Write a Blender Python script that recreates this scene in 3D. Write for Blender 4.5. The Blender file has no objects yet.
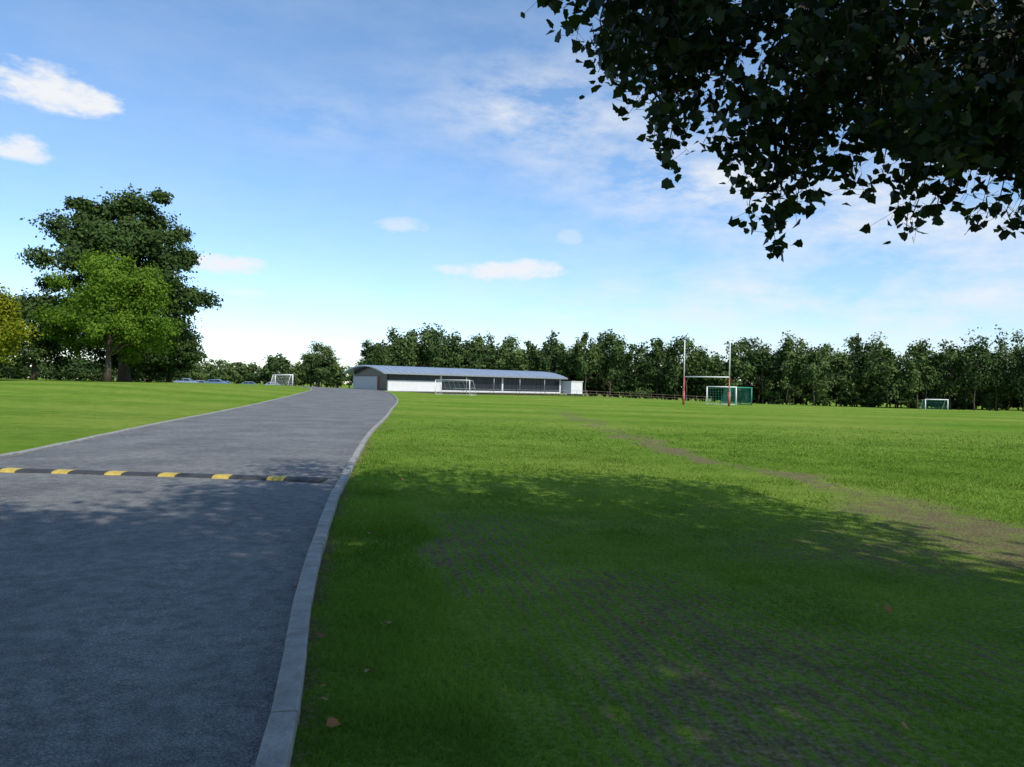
import bpy, math, numpy as np
from mathutils import Vector, Matrix
rng = np.random.default_rng(7)
scene = bpy.context.scene
D = bpy.data

# ------------------------------------------------------------------ helpers
def link(o):
    scene.collection.objects.link(o); return o
def empty(name, loc=(0,0,0), rz=0):
    e = D.objects.new(name, None); e.location = loc; e.rotation_euler = (0,0,rz); e.empty_display_size=.5
    return link(e)
def sstep(a,b,x):
    t = np.clip((np.asarray(x,float)-a)/(b-a),0,1); return t*t*(3-2*t)
_lat = rng.random((257,257))
def vnoise(x,y,s=1.0,o=0):
    x=np.asarray(x,float)*s+31.7+o*17.3; y=np.asarray(y,float)*s+11.3+o*7.9
    xi=np.floor(x).astype(int); yi=np.floor(y).astype(int)
    fx=x-xi; fy=y-yi; fx=fx*fx*(3-2*fx); fy=fy*fy*(3-2*fy)
    g=lambda a,b:_lat[a%256,b%256]
    return (g(xi,yi)*(1-fx)+g(xi+1,yi)*fx)*(1-fy)+(g(xi,yi+1)*(1-fx)+g(xi+1,yi+1)*fx)*fy
def ground_z(x,y):
    x=np.asarray(x,float); y=np.asarray(y,float)
    L = 1.25*sstep(-6,-42,x)*sstep(12,85,y)*(1-.9*sstep(105,165,y))
    M = 0.3*sstep(40,110,y)*(1-sstep(0,40,x))*sstep(-40,-10,x)
    R = -2.0*sstep(5,95,x)*sstep(70,180,y) - .6*sstep(140,200,y)*sstep(-30,20,x)*(1-sstep(20,95,x))
    return L+M+R
def gz(x,y): return float(ground_z(x,y))

def obj_from_faces(name, verts, faces, mat=None, parent=None, smooth=False, midx=None):
    me = D.meshes.new(name); me.from_pydata([tuple(v) for v in verts],[],[tuple(f) for f in faces])
    if mat is not None:
        for m in (mat if isinstance(mat,(list,tuple)) else [mat]): me.materials.append(m)
    if midx is not None: me.polygons.foreach_set('material_index', midx)
    if smooth: me.polygons.foreach_set('use_smooth',[True]*len(me.polygons))
    me.update()
    o = link(D.objects.new(name,me))
    if parent is not None: o.parent = parent
    return o
def obj_from_soup(name, V, n, mat, tint=None, parent=None):
    F=V.shape[0]
    me=D.meshes.new(name)
    me.vertices.add(F*n); me.vertices.foreach_set('co',V.reshape(-1).astype(np.float32))
    me.loops.add(F*n); me.loops.foreach_set('vertex_index',np.arange(F*n,dtype=np.int32))
    me.polygons.add(F); me.polygons.foreach_set('loop_start',(np.arange(F)*n).astype(np.int32))
    if tint is not None:
        a=me.attributes.new('tint','FLOAT','FACE'); a.data.foreach_set('value',tint.astype(np.float32))
    me.materials.append(mat); me.update(calc_edges=True)
    o=link(D.objects.new(name,me))
    if parent is not None:o.parent=parent
    return o
class MB:
    def __init__(s): s.v=[];s.f=[];s.m=[]
    def add(s,v,f,m=0):
        k=len(s.v); s.v+= [tuple(p) for p in v]; s.f+=[tuple(i+k for i in q) for q in f]; s.m+=[m]*len(f)
    def box(s,a,b,m=0):
        x0,y0,z0=a;x1,y1,z1=b
        s.add([(x0,y0,z0),(x1,y0,z0),(x1,y1,z0),(x0,y1,z0),(x0,y0,z1),(x1,y0,z1),(x1,y1,z1),(x0,y1,z1)],
              [(0,3,2,1),(4,5,6,7),(0,1,5,4),(1,2,6,5),(2,3,7,6),(3,0,4,7)],m)
    def tube(s,pts,radii,n=8,m=0,cap=True):
        pts=[Vector(p) for p in pts]
        if not hasattr(radii,'__len__'): radii=[radii]*len(pts)
        V=[];F=[]
        up=Vector((0,0,1))
        for i,p in enumerate(pts):
            d=(pts[min(i+1,len(pts)-1)]-pts[max(i-1,0)]).normalized()
            a=d.cross(up if abs(d.z)<.95 else Vector((1,0,0))).normalized(); b=d.cross(a)
            for k in range(n):
                t=2*math.pi*k/n; V.append(p+(a*math.cos(t)+b*math.sin(t))*radii[i])
        for i in range(len(pts)-1):
            for k in range(n):
                F.append((i*n+k,i*n+(k+1)%n,(i+1)*n+(k+1)%n,(i+1)*n+k))
        if cap: F.append(tuple(range(n))[::-1]); F.append(tuple((len(pts)-1)*n+k for k in range(n)))
        s.add(V,F,m)
    def obj(s,name,mats,parent=None,smooth=False):
        return obj_from_faces(name,s.v,s.f,mats,parent,smooth,s.m)

# ------------------------------------------------------------------ materials
def new_mat(name):
    m=D.materials.new(name); m.use_nodes=True; nt=m.node_tree
    b=nt.nodes['Principled BSDF']; return m,nt,b
def N(nt,t,**k):
    n=nt.nodes.new(t)
    for a,v in k.items(): setattr(n,a,v)
    return n
def noise(nt,scale,detail=4,rough=.6,vec=None):
    n=N(nt,'ShaderNodeTexNoise'); n.inputs['Scale'].default_value=scale; n.inputs['Detail'].default_value=detail; n.inputs['Roughness'].default_value=rough
    if vec is not None: nt.links.new(vec,n.inputs['Vector'])
    return n
def ramp(nt,fac,stops):
    r=N(nt,'ShaderNodeValToRGB'); e=r.color_ramp.elements
    while len(e)<len(stops): e.new(.5)
    for i,(p,c) in enumerate(stops): e[i].position=p; e[i].color=(*c,1) if len(c)==3 else c
    nt.links.new(fac,r.inputs[0]); return r
def math_(nt,op,a,b=None,clamp=False):
    n=N(nt,'ShaderNodeMath',operation=op); n.use_clamp=clamp
    for i,v in enumerate((a,b)):
        if v is None: continue
        if isinstance(v,(int,float)): n.inputs[i].default_value=v
        else: nt.links.new(v,n.inputs[i])
    return n.outputs[0]
def mixc(nt,fac,a,b,bt='MIX'):
    n=N(nt,'ShaderNodeMix',data_type='RGBA',blend_type=bt)
    for s,v in ((n.inputs[0],fac),(n.inputs[6],a),(n.inputs[7],b)):
        if isinstance(v,(int,float)): s.default_value=v
        elif isinstance(v,tuple): s.default_value=(*v,1)
        else: nt.links.new(v,s)
    return n.outputs[2]
def simple(name,col,rough=.6,var=.15,scale=8,metal=0,bump=0):
    m,nt,b=new_mat(name)
    tc=N(nt,'ShaderNodeTexCoord'); n=noise(nt,scale,5,.6,tc.outputs['Object'])
    r=ramp(nt,n.outputs[0],[(.3,tuple(c*(1-var) for c in col)),(.7,tuple(min(1,c*(1+var)) for c in col))])
    nt.links.new(r.outputs[0],b.inputs['Base Color']); b.inputs['Roughness'].default_value=rough; b.inputs['Metallic'].default_value=metal
    if bump:
        bp=N(nt,'ShaderNodeBump'); bp.inputs['Strength'].default_value=bump; bp.inputs['Distance'].default_value=.01
        nt.links.new(n.outputs[0],bp.inputs['Height']); nt.links.new(bp.outputs[0],b.inputs['Normal'])
    return m
def leaf_mat(name,dark,light,trans=.35,tcol=None):
    m,nt,b=new_mat(name)
    at=N(nt,'ShaderNodeAttribute',attribute_name='tint')
    r=ramp(nt,at.outputs['Fac'],[(0,dark),(1,light)])
    df=N(nt,'ShaderNodeBsdfDiffuse'); nt.links.new(r.outputs[0],df.inputs[0])
    if trans==0:
        nt.links.new(df.outputs[0],nt.nodes['Material Output'].inputs[0]); nt.nodes.remove(b); return m
    if trans<.25:
        nt.links.new(r.outputs[0],b.inputs['Base Color']); b.inputs['Roughness'].default_value=.5; b.inputs['Specular IOR Level'].default_value=.35; surf=b.outputs[0]
    else: surf=df.outputs[0]; nt.nodes.remove(b)
    t=N(nt,'ShaderNodeBsdfTranslucent')
    tc=mixc(nt,1.0,r.outputs[0],tcol or (1.0,1.15,.45),'MULTIPLY'); nt.links.new(tc,t.inputs[0])
    mx=N(nt,'ShaderNodeMixShader'); mx.inputs[0].default_value=trans
    nt.links.new(surf,mx.inputs[1]); nt.links.new(t.outputs[0],mx.inputs[2])
    nt.links.new(mx.outputs[0],nt.nodes['Material Output'].inputs[0]); return m

M_bark=simple('bark',(.075,.058,.042),.9,.35,6,bump=.6)
M_white=simple('white_paint',(.78,.78,.76),.45,.05,3)
M_red=simple('red_paint',(.42,.09,.07),.5,.15,3)
M_green=simple('green_paint',(.02,.22,.14),.5,.15,3)
M_net=simple('net_cord',(.5,.55,.52),.8,.1,3)
M_netg=simple('net_cord_green',(.04,.24,.18),.8,.1,3)
M_black=simple('black_rubber',(.040,.040,.041),.75,.3,12,bump=.3)
M_yellow=simple('yellow_rubber',(.50,.36,.07),.7,.3,14,bump=.3)
M_wall=simple('white_render',(.60,.60,.58),.75,.06,1.5)
M_wallg=simple('grey_cladding',(.16,.165,.17),.6,.08,1.5)
M_glass,_n,_b=new_mat('dark_glass')
_r=ramp(_n,noise(_n,.8).outputs[0],[(.3,(.010,.014,.020)),(.7,(.03,.037,.045))]); _n.links.new(_r.outputs[0],_b.inputs['Base Color']); _b.inputs['Roughness'].default_value=.25; _b.inputs['Specular IOR Level'].default_value=.3
M_metal,_n,_b=new_mat('roof_metal')
_tc=N(_n,'ShaderNodeTexCoord'); _r=ramp(_n,noise(_n,.6,4,.6,_tc.outputs['Object']).outputs[0],[(.3,(.40,.45,.51)),(.7,(.50,.55,.61))]); _n.links.new(_r.outputs[0],_b.inputs['Base Color']); _b.inputs['Roughness'].default_value=.4; _b.inputs['Metallic'].default_value=.6
M_steel=simple('galvanised_steel',(.35,.36,.37),.45,.1,5,metal=.7)
M_dkframe=simple('dark_frame',(.05,.053,.06),.5,.1,5)
M_brick=simple('terracotta_panel',(.24,.08,.06),.8,.2,4)
M_terrace=simple('terrace_paving',(.26,.25,.23),.85,.15,2)

# asphalt
M_road,nt,b=new_mat('asphalt')
geo=N(nt,'ShaderNodeNewGeometry'); P=geo.outputs['Position']
fine=noise(nt,95,2,.8,P); mid=noise(nt,7,5,.75,P); big=noise(nt,.55,3,.65,P)
vor=N(nt,'ShaderNodeTexVoronoi'); vor.inputs['Scale'].default_value=60; nt.links.new(P,vor.inputs['Vector'])
c1=ramp(nt,fine.outputs[0],[(.33,(.080,.082,.080)),(.52,(.165,.167,.161)),(.72,(.35,.345,.33))]).outputs[0]
c2=ramp(nt,big.outputs[0],[(.35,(.78,.78,.79)),(.65,(1.2,1.18,1.14))]).outputs[0]
c=mixc(nt,1,c1,c2,'MULTIPLY')
c3=ramp(nt,mid.outputs[0],[(.38,(.62,.62,.62)),(.58,(1.16,1.16,1.16))]).outputs[0]
c=mixc(nt,.8,c,c3,'MULTIPLY')
nt.links.new(c,b.inputs['Base Color']); b.inputs['Roughness'].default_value=.85; b.inputs['Specular IOR Level'].default_value=.3
bp=N(nt,'ShaderNodeBump'); bp.inputs['Strength'].default_value=.9; bp.inputs['Distance'].default_value=.006
nt.links.new(math_(nt,'ADD',vor.outputs['Distance'],fine.outputs[0]),bp.inputs['Height']); nt.links.new(bp.outputs[0],b.inputs['Normal'])

# kerb concrete
M_kerb,nt,b=new_mat('kerb_concrete')
geo=N(nt,'ShaderNodeNewGeometry'); P=geo.outputs['Position']
a=noise(nt,120,3,.8,P); g=noise(nt,5,5,.7,P)
c=mixc(nt,1,ramp(nt,a.outputs[0],[(.3,(.23,.225,.20)),(.7,(.42,.40,.365))]).outputs[0],ramp(nt,g.outputs[0],[(.3,(.6,.61,.57)),(.65,(1.1,1.1,1.08))]).outputs[0],'MULTIPLY')
nt.links.new(c,b.inputs['Base Color']); b.inputs['Roughness'].default_value=.85
bp=N(nt,'ShaderNodeBump'); bp.inputs['Strength'].default_value=.5; bp.inputs['Distance'].default_value=.004
nt.links.new(a.outputs[0],bp.inputs['Height']); nt.links.new(bp.outputs[0],b.inputs['Normal'])

# ground
M_ground,nt,b=new_mat('lawn'); nt.nodes.remove(b); b=N(nt,'ShaderNodeBsdfDiffuse'); nt.links.new(b.outputs[0],nt.nodes['Material Output'].inputs[0])
geo=N(nt,'ShaderNodeNewGeometry'); P=geo.outputs['Position']
at=N(nt,'ShaderNodeAttribute',attribute_name='soil'); rowa=N(nt,'ShaderNodeAttribute',attribute_name='seeded')
n1=noise(nt,.09,3,.6,P); n2=noise(nt,1.3,5,.72,P); n3=noise(nt,28,3,.75,P)
gA=ramp(nt,n3.outputs[0],[(.3,(.090,.158,.020)),(.5,(.172,.280,.040)),(.72,(.26,.375,.078))]).outputs[0]
gB=ramp(nt,n2.outputs[0],[(.3,(.68,.79,.64)),(.7,(1.28,1.15,1.26))]).outputs[0]
gC=ramp(nt,n1.outputs[0],[(.35,(.80,.90,.76)),(.65,(1.26,1.07,1.27))]).outputs[0]
mp=N(nt,'ShaderNodeMapping'); mp.inputs['Rotation'].default_value=(0,0,math.radians(12)); nt.links.new(P,mp.inputs[0])
wv=N(nt,'ShaderNodeTexWave',bands_direction='Y'); wv.inputs['Scale'].default_value=.035; wv.inputs['Distortion'].default_value=.6; nt.links.new(mp.outputs[0],wv.inputs[0])
st=ramp(nt,wv.outputs[0],[(.4,(.90,.935,.90)),(.6,(1.07,1.05,1.05))]).outputs[0]
g=mixc(nt,1,mixc(nt,1,mixc(nt,1,gA,gB,'MULTIPLY'),gC,'MULTIPLY'),st,'MULTIPLY')
ns=noise(nt,3.2,6,.78,P)
soilc=mixc(nt,1,ramp(nt,n3.outputs[0],[(.3,(.095,.068,.038)),(.5,(.20,.152,.094)),(.7,(.35,.285,.19))]).outputs[0],ramp(nt,ns.outputs[0],[(.3,(1.2,1.18,1.15)),(.7,(.75,.75,.75))]).outputs[0],'MULTIPLY')
sep=N(nt,'ShaderNodeSeparateXYZ'); nt.links.new(P,sep.inputs[0])
s=math_(nt,'ADD',sep.outputs[0],math_(nt,'MULTIPLY',sep.outputs[1],.22))
s=math_(nt,'ADD',s,math_(nt,'MULTIPLY',n1.outputs[0],.10))
row=math_(nt,'SINE',math_(nt,'MULTIPLY',s,2*math.pi/.12))
row=math_(nt,'MULTIPLY',math_(nt,'MULTIPLY',row,.20),rowa.outputs['Fac'])
f=math_(nt,'ADD',at.outputs['Fac'],row)
amp=math_(nt,'ADD',math_(nt,'MULTIPLY',at.outputs['Fac'],1.6),.45)
nz=math_(nt,'ADD',math_(nt,'MULTIPLY',math_(nt,'SUBTRACT',ns.outputs[0],.5),2.1),math_(nt,'MULTIPLY',math_(nt,'SUBTRACT',n3.outputs[0],.5),1.2))
f=math_(nt,'ADD',f,math_(nt,'MULTIPLY',nz,amp,False))
mr=N(nt,'ShaderNodeMapRange'); mr.inputs[1].default_value=.25; mr.inputs[2].default_value=.70; nt.links.new(f,mr.inputs[0])
c=mixc(nt,math_(nt,'MULTIPLY',mr.outputs[0],.85),g,soilc)
nt.links.new(c,b.inputs[0])
bp=N(nt,'ShaderNodeBump'); bp.inputs['Strength'].default_value=1; bp.inputs['Distance'].default_value=.05
nt.links.new(n3.outputs[0],bp.inputs['Height']); nt.links.new(bp.outputs[0],b.inputs['Normal'])
M_track=simple('track_surface',(.22,.13,.09),.85,.2,2)
M_gravel=simple('pale_gravel',(.38,.35,.29),.9,.2,3)

# ------------------------------------------------------------------ road edges
def spline(pts,step=.5):
    P=np.array(pts,float); out=[]
    for i in range(len(P)-1):
        p0=P[max(i-1,0)];p1=P[i];p2=P[i+1];p3=P[min(i+2,len(P)-1)]
        n=max(2,int(np.linalg.norm(p2-p1)/step))
        for t in np.arange(n)/n:
            out.append(.5*((2*p1)+(-p0+p2)*t+(2*p0-5*p1+4*p2-p3)*t*t+(-p0+3*p1-3*p2+p3)*t**3))
    out.append(P[-1]); return np.array(out)
R_edge=[(1.15,-12),(.15,-5),(-.50,0),(-1.01,3.07),(-1.56,5.45),(-2.18,8.6),(-2.85,12.5),(-4.5,23.2),(-6.0,35),(-7.8,48),(-9.5,61),(-11.8,75),(-15.4,93),(-20.7,112),(-30,130),(-46,150),(-70,165)]
L_edge=[(-5.6,-12),(-6.4,-5),(-7.2,0),(-7.7,3),(-8.2,5.5),(-8.9,9),(-9.8,14.1),(-12.2,25),(-13.9,34),(-15.9,45),(-18.2,58),(-20.6,72),(-23.8,88),(-29.3,104),(-38,118),(-52,132),(-76,146)]
def kerb_x(y): 
    a=np.array(R_edge); return np.interp(y,a[:,1],a[:,0])
def resample(P,n):
    d=np.r_[0,np.cumsum(np.linalg.norm(np.diff(P,axis=0),axis=1))]; t=np.linspace(0,d[-1],n)
    return np.c_[np.interp(t,d,P[:,0]),np.interp(t,d,P[:,1])]
Rs=spline(R_edge); Ls=spline(L_edge)
n=260; A=resample(Ls,n); B=resample(Rs,n); k=9
V=[];F=[]
for i in range(n):
    for j in range(k):
        t=j/(k-1); p=A[i]*(1-t)+B[i]*t
        V.append((p[0],p[1],gz(*p)+.014+.05*4*t*(1-t)*.5))
for i in range(n-1):
    for j in range(k-1): q=i*k+j; F.append((q,q+1,q+k+1,q+k))
obj_from_faces('road',V,F,M_road,smooth=True)

def kerb(name,S,w,h,side,unit=.915):
    d=np.r_[0,np.cumsum(np.linalg.norm(np.diff(S,axis=0),axis=1))]
    mb=MB(); t=0
    at_=lambda q:np.array([np.interp(q,d,S[:,0]),np.interp(q,d,S[:,1])])
    while t+unit<d[-1]:
        a=at_(t+.005); c=at_(t+unit-.005)
        dr=(c-a)/np.linalg.norm(c-a); nr=np.array([dr[1],-dr[0]])*side
        jz=rng.normal(0,.0035); jx=rng.normal(0,.003)
        prof=[(0,-.15),(0,h-.018),(.006,h-.006),(.02,h),(w-.012,h),(w-.002,h-.008),(w,h-.03),(w,-.15)]
        V=[]
        for p in (a,c):
            z0=gz(*p)+jz
            for (o,z) in prof: V.append((*(p+nr*(o+jx)),z0+z))
        m=len(prof); F=[(i,i+m,i+m+1,i+1) for i in range(m-1)]+[tuple(range(m)),tuple(range(2*m-1,m-1,-1))]
        if side<0: F=[f[::-1] for f in F]
        mb.add(V,F); t+=unit
    return mb.obj(name,[M_kerb])
kerb('kerb',Rs,.125,.085,1)
kerb('kerb',Ls,.13,.06,-1)

# ------------------------------------------------------------------ ground
path=spline([(3.5,62),(3.7,40),(4.07,23.5),(4.7,18.5),(5.0,15),(5.35,12.3),(5.6,10.3),(5.7,8.6),(6.2,6)],.25)
def soil_amount(x,y):
    x=np.asarray(x,float);y=np.asarray(y,float)
    s=x+.22*y
    px=np.interp(y,path[::-1,1],path[::-1,0]); 
    w=.42+.020*np.clip(y-12,0,30)+ 1.0*np.exp(-((y-8.4)/2.6)**2)
    wob=(vnoise(x,y,.9,3)-.5)*1.0+(vnoise(x,y,.35,13)-.5)*.6
    pth=np.exp(-((x-px+wob)/w)**2)*(1-.30*sstep(14,34,y))*sstep(66,40,y)*.92
    pth=pth*(.42+.72*vnoise(x,y,.8,9))
    seeded=sstep(.62,1.0,s+(vnoise(x,y,1.1,1)-.5)*.5)*sstep(26,9,y)*(1-sstep(px-.2,px+1.2,x)*.75)
    cen=np.exp(-(((x-1.2)/1.0)**2+((y-3.9)/1.6)**2))
    cen2=np.exp(-(((x+.72)/.25)**2+((y-6.2)/1.3)**2))*.35
    sd=seeded*(.03+.06*sstep(10,4,y)+.24*cen+ .7*np.clip(vnoise(x,y,.7,5)-.5,0,1)*sstep(16,6,y)*1.4)+cen2*seeded
    kx=kerb_x(y)
    edge=np.exp(-np.clip((x-kx-.125),0,9)/.12)*(.35+.65*vnoise(x,y,2.2,6))*(y<60)
    tot=np.maximum(np.maximum(pth,sd),edge)
    tot=np.where(x<kx,0,tot)
    return np.clip(tot,0,1),seeded
def axis(segs):
    out=[]
    for a,b_,s in segs: out+=list(np.arange(a,b_,s))
    out.append(segs[-1][1]); return np.array(out)
xs=axis([(-1500,-300,100),(-300,-90,15),(-90,-12,2.5),(-12,-4,.8),(-4,9,.16),(9,20,1),(20,140,5),(140,300,15),(300,1500,100)])
ys=axis([(-300,-30,30),(-30,0,3),(0,2,.5),(2,16,.16),(16,45,.6),(45,180,2.5),(180,330,10),(330,1800,70)])
X,Y=np.meshgrid(xs,ys); Z=ground_z(X,Y)
nx,ny=len(xs),len(ys)
me=D.meshes.new('ground')
co=np.stack([X,Y,Z],-1).reshape(-1,3)
idx=np.arange(nx*ny).reshape(ny,nx)
q=np.stack([idx[:-1,:-1],idx[:-1,1:],idx[1:,1:],idx[1:,:-1]],-1).reshape(-1,4)
me.vertices.add(len(co)); me.vertices.foreach_set('co',co.reshape(-1).astype(np.float32))
me.loops.add(q.size); me.loops.foreach_set('vertex_index',q.reshape(-1).astype(np.int32))
me.polygons.add(len(q)); me.polygons.foreach_set('loop_start',(np.arange(len(q))*4).astype(np.int32))
so,se=soil_amount(co[:,0],co[:,1])
a_=me.attributes.new('soil','FLOAT','POINT'); a_.data.foreach_set('value',so.astype(np.float32))
a_=me.attributes.new('seeded','FLOAT','POINT'); a_.data.foreach_set('value',se.astype(np.float32))
me.materials.append(M_ground); me.update(calc_edges=True); me.polygons.foreach_set('use_smooth',[True]*len(me.polygons))
link(D.objects.new('ground',me))

def strip(name,pts,w,mat,h=.03):
    S=spline(pts,2.0); V=[];F=[]
    for i,p in enumerate(S):
        d=S[min(i+1,len(S)-1)]-S[max(i-1,0)]; d/=np.linalg.norm(d); nn=np.array([d[1],-d[0]])
        for s_ in (-.5,0,.5):
            q_=p+nn*w*s_; V.append((*q_,gz(*q_)+h))
    for i in range(len(S)-1):
        for j in (0,1): q_=i*3+j; F.append((q_,q_+3,q_+4,q_+1))
    return obj_from_faces(name,V,F,mat)
strip('running_track',[(-14,112),(2,122),(20,130),(40,134),(70,138),(100,150)],4.0,M_track,.05)
strip('footpath',[(45,152),(80,152),(120,150),(170,150)],3.0,M_gravel,.06)

# ------------------------------------------------------------------ grass blades
M_blade=leaf_mat('grass_blade',(.085,.155,.018),(.25,.375,.065),.4)
def blades(n,y0,y1,hmin,hmax,seed,xr=(-.78,.80)):
    r=np.random.default_rng(seed)
    y=np.exp(r.uniform(math.log(y0),math.log(y1),n)); x=r.uniform(xr[0],xr[1],n)*y+r.normal(0,.25,n)
    so,se=soil_amount(x,y)
    s=x+.22*y+.08*vnoise(x,y,.3,2)
    rowf=np.sin(s*2*math.pi/.12)*.5+.5
    patch=vnoise(x,y,1.7,14)*.6+vnoise(x,y,4.5,15)*.4
    prob=1-so*1.35-se*(.60*rowf)-1.0*np.clip(patch-.48,0,1)*se*sstep(14,6,y)
    prob*=(.75+.4*vnoise(x,y,3,8))*(1-sstep(12,38,y))
    keep=(x>kerb_x(y)+.13)&(r.random(n)<prob)
    x=x[keep];y=y[keep];se=se[keep];m=len(x)
    z=ground_z(x,y)
    h=r.uniform(hmin,hmax,m)*(1-.35*se)*(.55+.9*vnoise(x,y,2.5,11)); w=.0022*np.maximum(1,y/3.6)*r.uniform(.8,1.5,m)
    a=r.uniform(0,2*math.pi,m); lean=r.uniform(.3,1.3,m)*h; b_=r.uniform(0,2*math.pi,m)
    V=np.zeros((m,3,3))
    V[:,0]=np.c_[x-np.cos(a)*w,y-np.sin(a)*w,z-.003]; V[:,1]=np.c_[x+np.cos(a)*w,y+np.sin(a)*w,z-.003]
    V[:,2]=np.c_[x+np.cos(b_)*lean,y+np.sin(b_)*lean,z+h]
    tint=np.clip(.12+.42*r.random(m)+.7*(vnoise(x,y,1.2,12)-.35),0,1)
    return V,tint
V1,t1=blades(480000,2.5,38,.025,.055,3)
obj_from_soup('grass',V1,3,M_blade,t1)

# ------------------------------------------------------------------ leaf soups
DIA=np.array([(-.5,0),(-.1,.32),(.5,0),(-.1,-.32)])
LOBE=np.array([(-.5,0),(-.40,.22),(-.30,.42),(-.08,.34),(.04,.40),(.22,.22),(.55,0),(.22,-.22),(.04,-.40),(-.08,-.34),(-.30,-.42),(-.40,-.22)])
def leaves(C,Nrm,size,shape,r,fold=.12):
    m=len(C); Nn=Nrm/np.linalg.norm(Nrm,axis=1,keepdims=True)
    t=r.normal(size=(m,3)); t-=Nn*(t*Nn).sum(1,keepdims=True); t/=np.linalg.norm(t,axis=1,keepdims=True)
    b_=np.cross(Nn,t); size=np.broadcast_to(size,(m,))[:,None,None]
    V=C[:,None]+size*(shape[None,:,0:1]*t[:,None]+shape[None,:,1:2]*b_[:,None]-np.abs(shape[None,:,1:2])*fold*Nn[:,None]*2)
    return V
def crown_points(r,center,rad,K,n,sub=(.22,.36),flat=.8,shape=None,low=-.75,spray=.0):
    u=r.normal(size=(K,3)); u/=np.linalg.norm(u,axis=1,keepdims=True)
    u[:,2]=np.where(u[:,2]<low,-u[:,2],u[:,2])
    rr=r.uniform(.35,.86,K)[:,None]
    c=u*rr
    if shape is not None: c[:,:2]*=shape(c[:,2])[:,None]
    sr=r.uniform(sub[0],sub[1],K)
    which=r.integers(0,K,n)
    d=r.normal(size=(n,3)); d/=np.linalg.norm(d,axis=1,keepdims=True)
    ph=r.uniform(0,6.28,(K,3)); 
    rag=1+.32*np.sin(d[:,0]*5+ph[which,0])*np.sin(d[:,1]*5+ph[which,1])+.22*np.sin(d[:,2]*9+ph[which,2])
    rad_=(r.random(n)**.5)*sr[which]*rag*(1+spray*np.minimum(r.exponential(1,n),1.5)*(r.random(n)<.2))
    p=c[which]+d*rad_[:,None]*np.array([1,1,flat])
    pos=np.array(center)+p*np.array(rad)
    nr=d*.7+p*.5+r.normal(size=(n,3))*.65+np.array([0,0,.35])
    kt=r.uniform(-.22,.22,K)
    tint=np.clip(.45+kt[which]+r.normal(0,.16,n)+.12*p[:,2],0,1)
    return pos,nr,tint,np.array(center)+c*np.array(rad)
def limbs(mb,base,top,centers,r0,r,nl=9,n=8):
    base=Vector(base); top=Vector(top)
    H=(top-base).length
    pts=[];rad=[]
    for i in range(7):
        t=i/6; p=base.lerp(top,t)+Vector((r.normal(0,.02)*H*(t>0),r.normal(0,.02)*H*(t>0),0)); pts.append(p)
        rad.append(r0*(1.45 if i==0 else 1)*(1-.8*t))
    pts[0].z-=.15
    mb.tube(pts,rad,n)
    ch=centers[r.permutation(len(centers))[:nl]]
    for c in ch:
        c=Vector(c); hh=np.clip((c.z-base.z)/H*.6,.2,.85)*r.uniform(.75,1.0)
        s=base.lerp(top,hh); L=(c-s).length; q=[];rr_=[]
        for i in range(6):
            t=i/5; q.append(s.lerp(c,t)+Vector((0,0,.12*L*math.sin(math.pi*t)*.8))+Vector(r.normal(0,.025*L,3))*(0<i)); rr_.append(r0*.42*(1-hh*.5)*(1-.85*t))
        mb.tube(q,rr_,5)
def tree(name,x,y,H,rad,mat,seed,n=9000,K=34,size=.38,trunk=.3,cz=None,shape=None,low=-.75,nl=10,sub=(.22,.36),flat=.8,z=None,leafshape=DIA,spray=.12):
    r=np.random.default_rng(seed); g=gz(x,y) if z is None else z
    e=empty(name,(x,y,g))
    cz_=H-rad[2] if cz is None else cz
    pos,nr,t,cc=crown_points(r,(0,0,cz_),rad,K,n,sub,flat,shape,low,spray)
    k_=pos[:,2]>.3
    V=leaves(pos[k_],nr[k_],size*r.uniform(.6,1.3,k_.sum()),leafshape,r)
    obj_from_soup('crown',V,len(leafshape),mat,t[k_],e)
    mb=MB(); limbs(mb,(0,0,0),(0,0,cz_+rad[2]*.5),cc,trunk,r,nl); mb.obj('trunk',[M_bark],e,True)
    return e
M_dark=leaf_mat('foliage_dark',(.022,.042,.013),(.078,.122,.036),0)
M_lime=leaf_mat('foliage_bright',(.06,.12,.014),(.20,.31,.04),.35)
M_yell=leaf_mat('foliage_yellow',(.09,.15,.012),(.36,.33,.03),.35)
M_mid=leaf_mat('foliage_mid',(.026,.050,.018),(.105,.150,.048),0)

# left group
tree('conifer_tree',-48.2,92,27.6,(10.8,10.8,13.8),M_dark,11,n=88000,K=108,size=.42,trunk=.6,shape=lambda z:np.clip(1.06-.50*np.clip(z,0,1)**1.3,.2,1.1),sub=(.10,.22),flat=.5,nl=40,low=-.95,spray=.2)
tree('lime_tree',-43.8,80,14.4,(7.8,7.0,6.8),M_lime,12,n=46000,K=90,size=.28,trunk=.35,sub=(.14,.26),low=-.9,cz=7.5)
tree('maple_tree',-50.8,71,10.6,(4.2,4.2,5.0),M_yell,13,n=16000,K=44,size=.28,trunk=.2,low=-.95)
tree('beech_tree',-57,88,11.5,(6,5,5.6),M_dark,14,n=18000,K=44,size=.38,low=-.98,cz=5.8)
tree('beech_tree',-63,86,10.5,(6,5,5.0),M_mid,15,n=14000,K=36,size=.38,low=-.98,cz=5.2)
tree('beech_tree',-46.8,101,8.5,(5.0,5,4.4),M_dark,16,n=15000,K=36,size=.38,low=-.98,cz=4.2)
tree('beech_tree',-55,104,12.0,(6.5,5,6.0),M_dark,17,n=18000,K=40,size=.38,low=-.98,cz=5.8)
tree('ash_tree',-39.2,150,9.8,(4.8,4.5,4.6),M_mid,18,n=12000,K=30,size=.42,low=-.95,cz=5)
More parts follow.
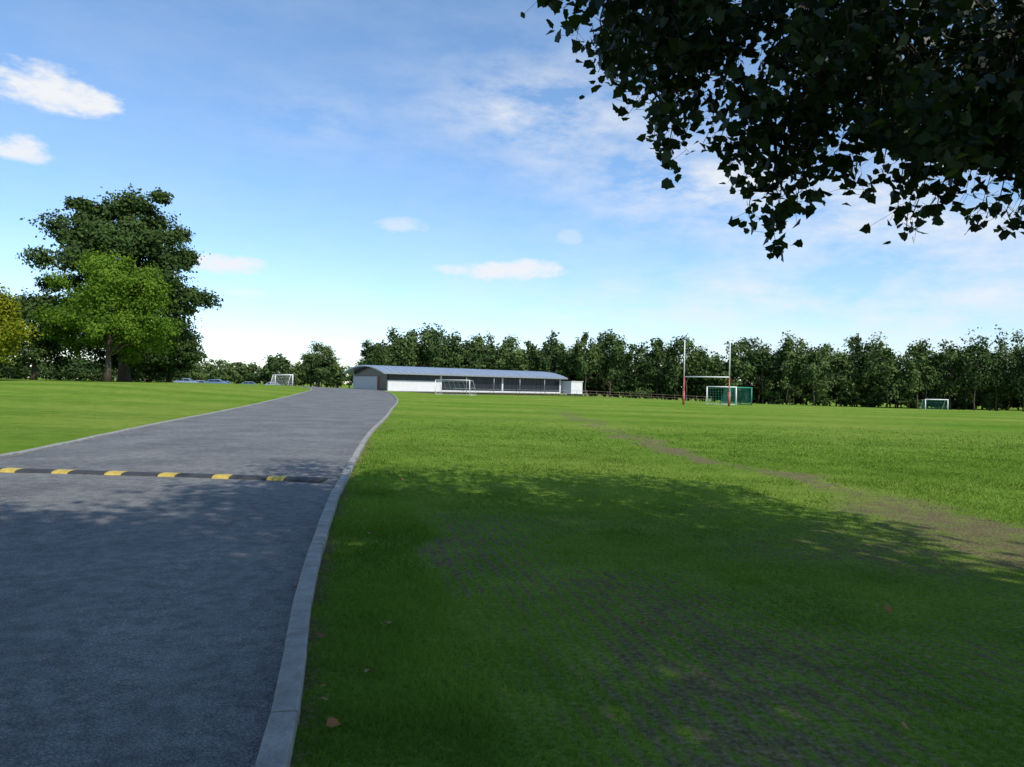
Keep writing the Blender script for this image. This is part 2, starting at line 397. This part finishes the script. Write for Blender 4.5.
tree('ash_tree',-31.5,165,11.2,(5.0,4.5,5.4),M_dark,19,n=12000,K=30,size=.42,low=-.95)

# distant masses of trees
def mass(name,specs,mat,seed,size=.5,lowf=.46):
    r=np.random.default_rng(seed); e=empty(name,(0,0,0)); VV=[];TT=[]; mb=MB()
    for (x,y,H,w,n_) in specs:
        g=gz(x,y); rz=H*lowf*r.uniform(.9,1.08); K=int(r.integers(14,30))
        sq=r.uniform(0,.55)
        pos,nr,t,cc=crown_points(r,(x,y,g+H-rz),(w,w,rz),K,n_,(.18,.38),.85,lambda z,sq=sq:np.clip(1.05-sq*np.clip(z,0,1),.3,1.1),-.95,.05)
        t=np.clip(t+r.uniform(-.35,.35),0,1)
        k_=pos[:,2]>g+.1
        VV.append(leaves(pos[k_],nr[k_],size*r.uniform(.6,1.3,k_.sum()),DIA,r)); TT.append(t[k_])
        limbs(mb,(x,y,g),(x,y,g+H*.75),cc,.2,r,4,n=5)
    obj_from_soup('foliage',np.concatenate(VV),4,mat,np.concatenate(TT),e)
    mb.obj('trunks',[M_bark],e,True); return e
r=np.random.default_rng(5)
def prof_h(u):
    return np.interp(u,[-.17,-.12,-.05,.02,.06,.12,.17,.22,.28,.32,.4,.46,.52,.6,.66,.75,1.2],[15.5,16,15.6,15.6,16.2,19,17.5,17.5,15.5,18,18,19.5,19,19.5,20.5,18,18])
specs=[]
x=-31
while x<190:
    y=186+r.uniform(-6,4)-.06*max(x,0); H=prof_h(x/y)*r.uniform(.78,1.08)
    specs.append((x,y,H,r.uniform(3.4,8.6),2500)); x+=r.uniform(2.6,7.0)
x=-30
while x<200:
    y=200+r.uniform(-4,6); specs.append((x,y,prof_h(x/y)*r.uniform(.84,1.06),r.uniform(5.5,8.5),2000)); x+=r.uniform(4.2,6.2)
mass('distant_trees',specs,M_mid,31,.74)
specs=[]; x=-28
while x<205:
    y=207+r.uniform(-3,3); specs.append((x,y,r.uniform(11,14),r.uniform(5,6.5),1300)); x+=r.uniform(4.5,6)
x=-24
while x<215:
    specs.append((x,213+r.uniform(-1,1),r.uniform(4.5,6),4.5,900)); x+=3.4
mass('woodland_trees',specs,M_dark,34,1.0,.5)
specs=[]; x=-25
while x<200:
    y=188+r.uniform(-5,4)-.04*max(x,0); specs.append((x,y,r.uniform(3,6.0),r.uniform(2.6,4.2),800)); x+=r.uniform(3.0,6.5)
x=-200
while x<-50:
    specs.append((x,238+r.uniform(-1,1),r.uniform(4.0,5.5),4.5,700)); x+=3.6
mass('distant_hedge',specs,M_dark,32,.65,.5)
specs=[]; x=-190
while x<-60:
    y=225+r.uniform(-12,20); specs.append((x,y,r.uniform(7,10),r.uniform(5,7),1300)); x+=r.uniform(3.5,6)
x=-62
while x<-33:
    y=205+r.uniform(-8,10); specs.append((x,y,r.uniform(5.5,9.5),r.uniform(2.6,4.2),1000)); x+=r.uniform(2.6,4.5)
x=-300
while x<60:
    specs.append((x,330+r.uniform(-10,10),r.uniform(9,13),r.uniform(8,10),1000)); x+=r.uniform(6,9)
mass('background_trees',specs,M_mid,33,.85,.5)

# ------------------------------------------------------------------ overhanging tree + shading tree
M_over=leaf_mat('sycamore_leaf',(.010,.022,.005),(.032,.062,.011),.2)
M_over2=leaf_mat('sycamore_leaf_crown',(.012,.026,.006),(.038,.070,.013),0)
def big_tree(name,x,y,cx,cy,cz,rad,n,seed,size=.17,K=60,trunk=.38):
    r=np.random.default_rng(seed); e=empty(name,(x,y,0))
    pos,nr,t,cc=crown_points(r,(cx-x,cy-y,cz),rad,K,n,(.2,.32),.8)
    V=leaves(pos,nr,size*r.uniform(.7,1.2,len(pos)),DIA*np.array([1,1.3]),r)
    obj_from_soup('crown',V,4,M_over2,t,e)
    mb=MB(); limbs(mb,(0,0,0),(cx-x,cy-y,cz+rad[2]*.4),cc,trunk,r,22); mb.obj('trunk',[M_bark],e,True)
    return e
T=big_tree('sycamore_tree',7.5,-2.5,6.0,-3.1,8.8,(7.1,6.0,4.9),42000,41,.22,80)
big_tree('sycamore_tree',-4.2,-4.5,-3.4,-3.6,8.2,(6.8,5.4,4.2),52000,42,.27,115)
r=np.random.default_rng(77)
tips=[(.20,6.0,4.80,.4),(.42,6.0,4.50,.4),(.62,6.0,4.22,.4),(.78,6.1,4.10,.4),(.93,5.9,3.86,.4),(1.10,6.0,3.72,.4),(1.22,6.0,3.42,.45),(1.36,6.1,3.6,.3),(1.52,5.9,3.58,.4),
(1.75,6.0,3.40,.5),(1.83,6.0,3.24,.5),(1.95,6.1,3.05,.5),(2.08,6.0,2.80,.6),(2.14,6.05,2.95,.5),(2.22,5.9,3.06,.45),(2.34,6.0,3.20,.45),(2.72,6.0,3.26,.5),(2.6,6.1,3.38,.4),(2.82,6.1,3.35,.4),(2.95,6.0,3.40,.5),(3.12,6.0,3.10,.6),(3.2,6.05,2.98,.6),(3.30,6.1,3.04,.6),(3.42,6.0,3.02,.6),
(3.52,6.1,3.36,.5),(3.70,6.0,3.30,.5),(3.80,6.0,3.2,.5),(3.90,6.0,3.06,.5),(3.99,6.0,2.98,.6),(4.08,6.0,3.08,.5),(4.18,6.0,3.26,.5),(2.45,6.4,3.8,.5),(1.75,6.3,3.85,.5),(4.4,6.1,3.1,.6),(4.7,6.2,3.3,.6)]
zb_x=[.0,.2,.5,.9,1.3,1.6,1.9,2.2,2.5,2.9,3.4,4.2,5.5]; zb_z=[4.98,4.85,4.6,4.15,3.92,4.10,4.12,4.0,4.05,3.92,3.75,3.72,3.6]
mb=MB(); LC=[]
def curve(a,b_,sag,nseg,wob):
    a=np.array(a,float);b_=np.array(b_,float);L=np.linalg.norm(b_-a);out=[]
    wv=r.normal(0,wob*L,(nseg+1,3)); wv[0]=0
    for i in range(nseg+1):
        t=i/nseg; out.append(a*(1-t)+b_*t+np.array([0,0,sag*L*math.sin(math.pi*t)])+wv[i]*t)
    return np.array(out)
trunk_top=np.array([7.0,-2.7,6.0])
mains=[]
for (ex,ey,ez) in [(1.0,6.4,5.4),(2.2,6.6,5.1),(3.3,6.5,4.9),(4.4,6.6,4.8),(5.6,6.5,4.8),(.3,6.2,5.6)]:
    c=curve(trunk_top,(ex,ey,ez),.10,10,.012); mains.append(c); mb.tube(c,list(np.linspace(.11,.018,11)),7)
allm=np.concatenate([m[5:] for m in mains])
for (tx,ty,tz,L) in tips:
    e_=np.array((tx,ty,tz)); 
    st_=e_+np.array([r.uniform(.1,.45),r.uniform(-.1,.3),.7+L*.6])
    k_=np.argmin(np.linalg.norm(allm-st_,axis=1))
    c0=curve(allm[k_],st_,.05,5,.02); c1=curve(st_,e_,.08,8,.025)
    c=np.concatenate([c0,c1[1:]]); mb.tube(c,list(np.linspace(.014,.003,len(c))),5)
    dn=r.integers(4,15)
    for i in range(5,len(c)):
        for j in range(dn if i<12 else 7):
            p=c[i]+r.normal(0,.03,3); q_=p+np.array([r.normal(0,.075),r.normal(0,.11),r.normal(-.03,.06)])
            if j<4: mb.tube([p,q_],[.002,.0013],3,cap=False)
            LC.append(q_)
nf=9500; N0=nf*5; fx=r.uniform(-.1,7.0,N0); fy=r.uniform(4.8,8.4,N0); lo=np.interp(fx*6/np.maximum(fy,5.5),zb_x,zb_z)
lo=1.6+(lo-1.6)*fy/6.0-.25
fz=lo+r.exponential(.85,N0)
nz=vnoise(fx*1.0,fz*1.0,3.0,21)*.6+vnoise(fx+fy*.4,fz-fy*.4,1.8,22)*.4
kk=(nz>.66-.38*np.clip((fz-lo)/1.4,0,1))&(fx/fy>.03)&(fz<8)
F_=np.c_[fx,fy,fz][kk][:nf]
for p in F_[::18]:
    k_=np.argmin(np.linalg.norm(allm-p,axis=1)); c=curve(allm[k_],p,.05,5,.03); mb.tube(c,list(np.linspace(.012,.003,6)),4)
LC=np.concatenate([np.array(LC),F_,F_+r.normal(0,.07,F_.shape)])
nr=r.normal(size=LC.shape)*.8+np.array([0,-.4,.4])
V=leaves(LC,nr,r.uniform(.06,.125,len(LC)),LOBE,r,.16)
off=np.array([7.5,-2.5,0])
obj_from_soup('hanging_leaves',V-off,len(LOBE),M_over,np.clip(r.normal(.4,.25,len(LC)),0,1),T)
o=mb.obj('boughs',[M_bark],T,True); o.location=tuple(-off)

# ------------------------------------------------------------------ speed bump
a=np.array([-2.98,11.9]); b_=np.array([-9.45,12.35]); d=(b_-a); Lb=np.linalg.norm(d); d/=Lb; nn=np.array([d[1],-d[0]])
e=empty('speed_bump',(0,0,0)); mB=MB(); mY=MB()
t=0; i=0
seq=[.62,.28]
while t<Lb-.1:
    w=min(seq[i%2],Lb-t); w_=w-.006
    ya=(i%2==1)
    V=[];K=9
    for q_ in (t,t+w_):
        for j in range(K):
            ph=math.pi*j/(K-1); o_=-math.cos(ph)*.17; h=(math.sin(ph)**.75)*(.050 if not ya else .053)
            p=a+d*q_+nn*o_; 
            V.append((p[0],p[1],gz(*p)+.03+h))
    F=[(j,j+1,j+1+K,j+K) for j in range(K-1)]+[tuple(range(K))[::-1],tuple(range(K,2*K))]
    (mY if ya else mB).add(V,F); t+=w; i+=1
mB.obj('rubber_section',[M_black],e); mY.obj('yellow_section',[M_yellow],e)

# ------------------------------------------------------------------ pavilion
ang=math.atan2(.604,.797); PX,PY=-19.3,115.0
P_=empty('sports_pavilion',(PX,PY,gz(PX,PY)-.05),ang)
L,W,E=35.5,12.5,2.85
def arch(v): return E+.05+1.2*(1-((v-W/2)/(W/2+1.2))**2)
mb=MB()
mb.box((0,0,0),(9.5,.3,1.75),0)
mb.box((9.5,0,0),(L,.3,.30),0)
mb.box((9.5,.0,2.62),(L,.3,2.85),1)
mb.box((0,.05,2.62),(9.5,.3,2.85),1)
for xx in (9.5,22.0,L-.3): mb.box((xx+.001,-.02,.301),(xx+.3,.28,2.619),0)
mb.box((0,W-.3,0),(L,W,2.85),0)
mb.obj('walls',[M_wall,M_wallg],P_)
mb=MB(); mb.box((9.6,.12,.25),(L-.1,.2,2.62)); mb.box((.2,.12,1.7),(9.4,.2,2.62)); mb.obj('windows',[M_glass],P_)
mb=MB()
for xx in np.arange(11,L-.5,1.8): mb.box((xx,.06,.301),(xx+.07,.121,2.62))
for xx in np.arange(1.2,9,1.2): mb.box((xx,.06,1.751),(xx+.07,.121,2.62))
mb.obj('window_frames',[M_dkframe],P_)
def gable(xo,xi,nm,mats,panels):
    mb=MB()
    for (v0,v1,z0,z1,m) in panels:
        ns=max(1,int((v1-v0)/1.2))
        for k_ in range(ns):
            a0=v0+(v1-v0)*k_/ns; a1=v0+(v1-v0)*(k_+1)/ns
            t0=z1 if z1 else arch(a0)-.03; t1=z1 if z1 else arch(a1)-.03
            V=[(xo,a0,z0),(xo,a1,z0),(xo,a1,t1),(xo,a0,t0),(xi,a0,z0),(xi,a1,z0),(xi,a1,t1),(xi,a0,t0)]
            mb.add(V,[(0,3,2,1),(4,5,6,7),(0,1,5,4),(1,2,6,5),(2,3,7,6),(3,0,4,7)],m)
    mb.obj(nm,mats,P_)
gable(-.02,.25,'end_wall',[M_wall,M_glass,M_brick,M_wallg],[(.31,2.6,0,2.3,1),(2.61,3.6,0,2.3,2),(3.61,W-.31,0,2.3,0),(.31,W-.31,2.31,2.45,3),(.31,W-.31,2.46,None,1)])
gable(L-.25,L+.02,'end_wall_far',[M_wall],[(.31,W-.31,0,None,0)])
# roof
mb=MB(); nv=22; th=.20
vs=np.linspace(-1.2,W+1.2,nv); x0,x1=-1.4,L+.6
V=[];
for xx in (x0,x1):
    for v in vs: V.append((xx,v,arch(v)))
    for v in vs: V.append((xx,v,arch(v)-th))
o2=2*nv; F=[]
for j in range(nv-1):
    F.append((j,j+o2,j+1+o2,j+1)); F.append((nv+j,nv+j+1,nv+j+1+o2,nv+j+o2))
    F.append((j,j+1,nv+j+1,nv+j)); F.append((o2+j,o2+nv+j,o2+nv+j+1,o2+j+1))
F.append((0,nv,nv+o2,o2)); F.append((nv-1,nv-1+o2,2*nv-1+o2,2*nv-1))
mb.add(V,F); mb.obj('roof',[M_metal],P_,False)
mb=MB()
for xx in np.arange(x0+.6,x1,1.2):
    V=[];F=[]
    for v in vs:
        z=arch(v)+.003; V+=[(xx,v,z),(xx,v,z+.04),(xx+.04,v,z+.04),(xx+.04,v,z)]
    for j in range(nv-1):
        for q_ in range(3): F.append((j*4+q_,j*4+q_+1,j*4+q_+5,j*4+q_+4))
    mb.add(V,F)
mb.obj('roof_seams',[M_metal],P_)
mb=MB(); mb.box((x0,-1.26,arch(-1.2)-.22),(x1,-1.205,arch(-1.2)+.03)); mb.obj('gutter',[M_steel],P_)
mb=MB()
for xx in np.arange(14,L,5.6): mb.tube([(xx,-1.0,0),(xx,-1.0,arch(-1.0)-.18)],.05,8)
mb.obj('columns',[M_steel],P_,True)
mb=MB(); mb.box((L+.63,-2.2,0),(L+3.4,5,2.25)); mb.box((L+.60,-2.32,2.251),(L+3.5,5.1,2.37)); mb.obj('store_room',[M_wall],P_)
mb=MB(); mb.box((-3,-3.2,.0),(L+4,-.03,.08)); mb.obj('terrace',[M_terrace],P_)
mb=MB()
for xx in np.arange(10,L+4,2.4): mb.tube([(xx,-3.4,-.3),(xx,-3.4,.6)],.025,5)
mb.tube([(10,-3.4,.6),(L+3.7,-3.4,.6)],.025,5)
F1=mb.obj('metal_fence',[M_steel]); F1.location=P_.location; F1.rotation_euler=(0,0,ang)

# ------------------------------------------------------------------ goals
def goal(name,x,y,w,h,dep,rz,mf,mn,rad=.06,netstep=.3):
    e=empty(name,(x,y,gz(x,y)),rz); mb=MB()
    mb.tube([(-w/2,0,0),(-w/2,0,h)],rad,8); mb.tube([(w/2,0,0),(w/2,0,h)],rad,8); mb.tube([(-w/2-rad,0,h),(w/2+rad,0,h)],rad,8)
    for s_ in (-1,1):
        mb.tube([(s_*w/2,0,h-.05),(s_*w/2,dep*.45,h-.05),(s_*w/2,dep,.08)],rad*.5,6); mb.tube([(s_*w/2,0,.05),(s_*w/2,dep,.05)],rad*.6,6)
    mb.tube([(-w/2,dep,.05),(w/2,dep,.05)],rad*.6,6); mb.obj('frame',[mf],e,True)
    mb=MB(); q=.012
    for xx in np.arange(-w/2,w/2+.01,netstep): mb.tube([(xx,0,h-.08),(xx,dep*.45,h-.1),(xx,dep,.08)],q,3,cap=False)
    for t in np.linspace(.1,1,int(h/netstep)+1): mb.tube([(-w/2,dep*(.45+.55*t),(h-.08)*(1-t)+.05),(w/2,dep*(.45+.55*t),(h-.08)*(1-t)+.05)],q,3,cap=False)
    for s_ in (-1,1):
        for yy in np.arange(.15,dep,netstep):
            ht=(h-.08) if yy<dep*.45 else (h-.08)*(dep-yy)/(dep*.55); mb.tube([(s_*w/2,yy,0),(s_*w/2,yy,ht)],q,3,cap=False)
        for zz in np.arange(.25,h,netstep):
            ym=dep-(dep*.55)*zz/(h-.08) ; mb.tube([(s_*w/2,0,zz),(s_*w/2,max(ym,.1),zz)],q,3,cap=False)
    mb.obj('net',[mn],e); return e
goal('football_goal',23.8,84,3.2,2.05,1.6,math.radians(-20),M_white,M_netg)
goal('football_goal',26.8,86.5,3.2,2.05,1.8,math.radians(25),M_green,M_netg,.08,.16)
goal('football_goal',77,134,4.6,2.05,1.4,math.radians(10),M_white,M_netg,.08)
goal('football_goal',-8.4,104,6.2,2.1,1.6,math.radians(-35),M_white,M_net,.05,.9)
goal('football_goal',-37,120,3.4,1.8,1.3,math.radians(160),M_white,M_net,.07)

e=empty('rugby_posts',(20.3,77.3,gz(20.3,77.3)),math.radians(-32))
for s_ in (-1,1):
    mb=MB(); mb.tube([(s_*2.4,0,3.0),(s_*2.4,0,6.9)],[.06,.05],10); mb.obj('upright',[M_white],e,True)
    mb=MB(); mb.tube([(s_*2.4,0,0),(s_*2.4,0,3.0)],[.075,.065],10); mb.obj('lower_post',[M_red],e,True)
    mb=MB(); mb.tube([(s_*2.4,0,.02),(s_*2.4,0,1.5)],[.12,.12],12); mb.obj('post_pad',[M_red],e,True)
mb=MB(); mb.tube([(-2.4,0,3.0),(2.4,0,3.0)],.06,10); mb.obj('crossbar',[M_white],e,True)

# ------------------------------------------------------------------ fence
mb=MB(); S=spline([(12,147),(24,149),(40,148)],2.0)
for i,p in enumerate(S):
    g=gz(*p); mb.tube([(p[0],p[1],g-.1),(p[0],p[1],g+1.1)],.04,5)
for zz in (.5,1.0):
    mb.tube([(p[0],p[1],gz(*p)+zz) for p in S],.03,5)
mb.obj('wooden_fence',[simple('fence_wood',(.17,.12,.085),.8,.2,4)])

# ------------------------------------------------------------------ cars
def car(x,y,rz,col,kind=0):
    m=simple('car_paint_%d'%kind,col,.25,.04,3); e=empty('parked_car',(x,y,gz(x,y)),rz)
    prof=[(-2.1,.32),(-2.15,.62),(-2.05,.88),(-1.75,.95),(-1.2,1.38),(-.9,1.46),(.35,1.46),(.65,1.40),(1.15,.98),(1.75,.86),(2.08,.70),(2.12,.36)]
    mb=MB(); n_=len(prof); V=[]
    for s_ in (-1,1):
        for (a_,z_) in prof:
            inset=.85-.20*max(0,(z_-.9)/.56); V.append((a_,s_*inset,z_))
    F=[(i,(i+1)%n_,(i+1)%n_+n_,i+n_) for i in range(n_)]+[tuple(range(n_))[::-1],tuple(range(n_,2*n_))]
    mb.add(V,F); mb.obj('body',[m],e)
    mb=MB()
    for s_ in (-1,1):
        for (a0,a1,c0,c1) in ((-1.5,-.35,-1.12,-.35),(-.27,.98,-.27,.55)):
            f_=lambda a_,z_:(a_,s_*(.86-.20*max(0,(z_-.9)/.56)),z_)
            q_=[f_(a0,.98),f_(a1,.98),f_(c1,1.36),f_(c0,1.36)]; mb.add(q_,[(0,1,2,3)])
    mb.add([(1.12,-.72,1.03),(1.12,.72,1.03),(.72,.64,1.385),(.72,-.64,1.385)],[(0,1,2,3)])
    mb.add([(-1.72,-.72,1.0),(-1.72,.72,1.0),(-1.27,.64,1.36),(-1.27,-.64,1.36)],[(3,2,1,0)])
    mb.obj('windows',[M_glass],e)
    mb=MB()
    for a_ in (-1.3,1.35):
        for s_ in (-1,1): mb.tube([(a_,s_*.88,.32),(a_,s_*.68,.32)],.32,14)
    mb.obj('wheels',[M_black],e)
car(-62,160,.3,(.08,.16,.32),1); car(-57,161,.25,(.12,.18,.28),2); car(-66.5,158,.3,(.16,.24,.36),3)
car(-62.5,142,.1,(.20,.26,.34),4); car(-57.5,144,.15,(.10,.17,.28),5); car(-52.5,163,.3,(.20,.28,.38),6)

# ------------------------------------------------------------------ fallen leaves
r=np.random.default_rng(9); M_fall=leaf_mat('fallen_leaf',(.22,.06,.02),(.42,.19,.06),.15,(1,.8,.5))
pts=[(-.79,3.42),(-.95,3.85),(-.90,3.68),(1.9,3.5),(-.6,7.3),(.9,5.0),(2.2,6.4)]
y=np.exp(r.uniform(math.log(3.2),math.log(14),26)); x=kerb_x(y)+.16+r.exponential(.35,26)
pts+=list(zip(x[:8],y[:8])); y=r.uniform(4,12,12); x=r.uniform(-.3,.6,12)*y; pts+=list(zip(x[:8],y[:8]))
C=np.array([(p[0],p[1],gz(*p)+.04) for p in pts]); V=leaves(C,r.normal(size=C.shape)*.35+np.array([0,0,1]),r.uniform(.04,.07,len(C)),LOBE,r,.25)
obj_from_soup('fallen_leaves',V,len(LOBE),M_fall,r.random(len(C)))

# ------------------------------------------------------------------ light
el=math.radians(42); sx,sy=.6,-.8
az=math.atan2(sx,sy)
sd=D.lights.new('sun','SUN'); sd.energy=4.4; sd.angle=math.radians(.5); sd.color=(1,.95,.86)
so_=link(D.objects.new('sun',sd)); so_.rotation_euler=Vector((-sx*math.cos(el),-sy*math.cos(el),-math.sin(el))).to_track_quat('-Z','Y').to_euler()
w=D.worlds.new('World'); scene.world=w; w.use_nodes=True; nt=w.node_tree
bg=nt.nodes['Background']; bg.inputs[1].default_value=.15
sky=N(nt,'ShaderNodeTexSky',sky_type='NISHITA'); sky.sun_disc=False; sky.sun_elevation=el; sky.sun_rotation=az; sky.air_density=1.0; sky.dust_density=.15; sky.ozone_density=2.4
tc=N(nt,'ShaderNodeTexCoord'); dirv=tc.outputs['Generated']; sp=N(nt,'ShaderNodeSeparateXYZ'); nt.links.new(dirv,sp.inputs[0])
azn=math_(nt,'ARCTAN2',sp.outputs[0],sp.outputs[1]); eln=math_(nt,'ARCSINE',sp.outputs[2])
cb=N(nt,'ShaderNodeCombineXYZ'); nt.links.new(azn,cb.inputs[0]); nt.links.new(eln,cb.inputs[1])
mpn=N(nt,'ShaderNodeMapping'); mpn.inputs['Scale'].default_value=(1,2.2,1); nt.links.new(cb.outputs[0],mpn.inputs[0])
nA=noise(nt,13,4,.6,mpn.outputs[0]).outputs[0]; nB=noise(nt,40,3,.6,mpn.outputs[0]).outputs[0]
dis=math_(nt,'ADD',math_(nt,'MULTIPLY',math_(nt,'SUBTRACT',nA,.5),2.8),math_(nt,'MULTIPLY',math_(nt,'SUBTRACT',nB,.5),2.2))
def dirp(u,v):
    p=(u-512)/740; q_=(387+.021*(u-512)-v)/740; a_=math.atan(p); return a_,math.atan(q_*math.cos(a_))
clouds=[(38,88,60,21,1.0),(85,102,28,14,1.0),(15,148,28,12,.95),(30,156,20,8,.8),(222,264,42,9,.95),(245,293,20,4,.4),(500,271,58,9,.95),(530,268,28,9,.9),(455,268,30,5,.65),(400,225,24,7,.5),(567,236,12,8,.35),(375,323,14,4,.5),(770,268,14,5,.4)]
acc=None
for (u,v,ru,rv,op) in clouds:
    a0,e0=dirp(u,v); ra=ru/740*math.cos(a0)**2; re=rv/740*math.cos(a0)
    dx=math_(nt,'DIVIDE',math_(nt,'SUBTRACT',azn,a0),ra); dy=math_(nt,'DIVIDE',math_(nt,'SUBTRACT',eln,e0),re)
    d2=math_(nt,'ADD',math_(nt,'MULTIPLY',dx,dx),math_(nt,'MULTIPLY',dy,dy))
    f=math_(nt,'SUBTRACT',math_(nt,'ADD',1.10,dis),d2)
    mr=N(nt,'ShaderNodeMapRange',interpolation_type='SMOOTHSTEP'); mr.inputs[1].default_value=-.5; mr.inputs[2].default_value=1.05; mr.inputs[4].default_value=op; nt.links.new(f,mr.inputs[0])
    acc=mr.outputs[0] if acc is None else math_(nt,'MAXIMUM',acc,mr.outputs[0])
mp2=N(nt,'ShaderNodeMapping'); mp2.inputs['Scale'].default_value=(1,2.6,1); mp2.inputs['Rotation'].default_value=(0,0,.25); nt.links.new(cb.outputs[0],mp2.inputs[0])
nc=noise(nt,7.5,6,.64,mp2.outputs[0])
v1=ramp(nt,nc.outputs[0],[(.38,(0,0,0)),(.66,(1,1,1))]).outputs[0]
def gauss(u,v,ru,rv,op):
    a0,e0=dirp(u,v); dx=math_(nt,'DIVIDE',math_(nt,'SUBTRACT',azn,a0),ru/740); dy=math_(nt,'DIVIDE',math_(nt,'SUBTRACT',eln,e0),rv/740)
    d2=math_(nt,'ADD',math_(nt,'MULTIPLY',dx,dx),math_(nt,'MULTIPLY',dy,dy))
    return math_(nt,'MULTIPLY',math_(nt,'EXPONENT',math_(nt,'MULTIPLY',d2,-1.0)),op)
veil=math_(nt,'ADD',math_(nt,'ADD',gauss(540,110,100,42,1.0),gauss(690,180,120,35,1.0)),math_(nt,'ADD',gauss(900,210,160,45,1.0),gauss(850,310,330,40,.95)))
veil=math_(nt,'ADD',math_(nt,'ADD',veil,.10),gauss(310,120,60,25,.3))
veil=math_(nt,'MULTIPLY',math_(nt,'MULTIPLY',veil,v1),.8,True)
tot=math_(nt,'MAXIMUM',acc,veil)
hs=N(nt,'ShaderNodeHueSaturation'); hs.inputs['Saturation'].default_value=1.08; hs.inputs['Value'].default_value=1.27; nt.links.new(sky.outputs[0],hs.inputs['Color'])
tint=mixc(nt,1.0,hs.outputs[0],ramp(nt,math_(nt,'MULTIPLY',eln,2.0,True),[(0,(.73,.77,.92)),(.3,(.85,.89,.96)),(1,(1.04,1.04,1.03))]).outputs[0],'MULTIPLY')
colr=mixc(nt,tot,tint,(5.9,6.05,6.3))
nt.links.new(colr,bg.inputs[0])

# ------------------------------------------------------------------ camera
cam=D.cameras.new('camera'); cam.lens=26; cam.sensor_width=36; cam.clip_end=5000; cam.clip_start=.05
co_=link(D.objects.new('camera',cam))
co_.matrix_world=Matrix.Translation((0,0,1.6))@Matrix.Rotation(math.radians(90.27),4,'X')@Matrix.Rotation(math.radians(1.2),4,'Z')
scene.camera=co_
scene.view_settings.view_transform='Standard'; scene.view_settings.look='None'; scene.view_settings.exposure=0
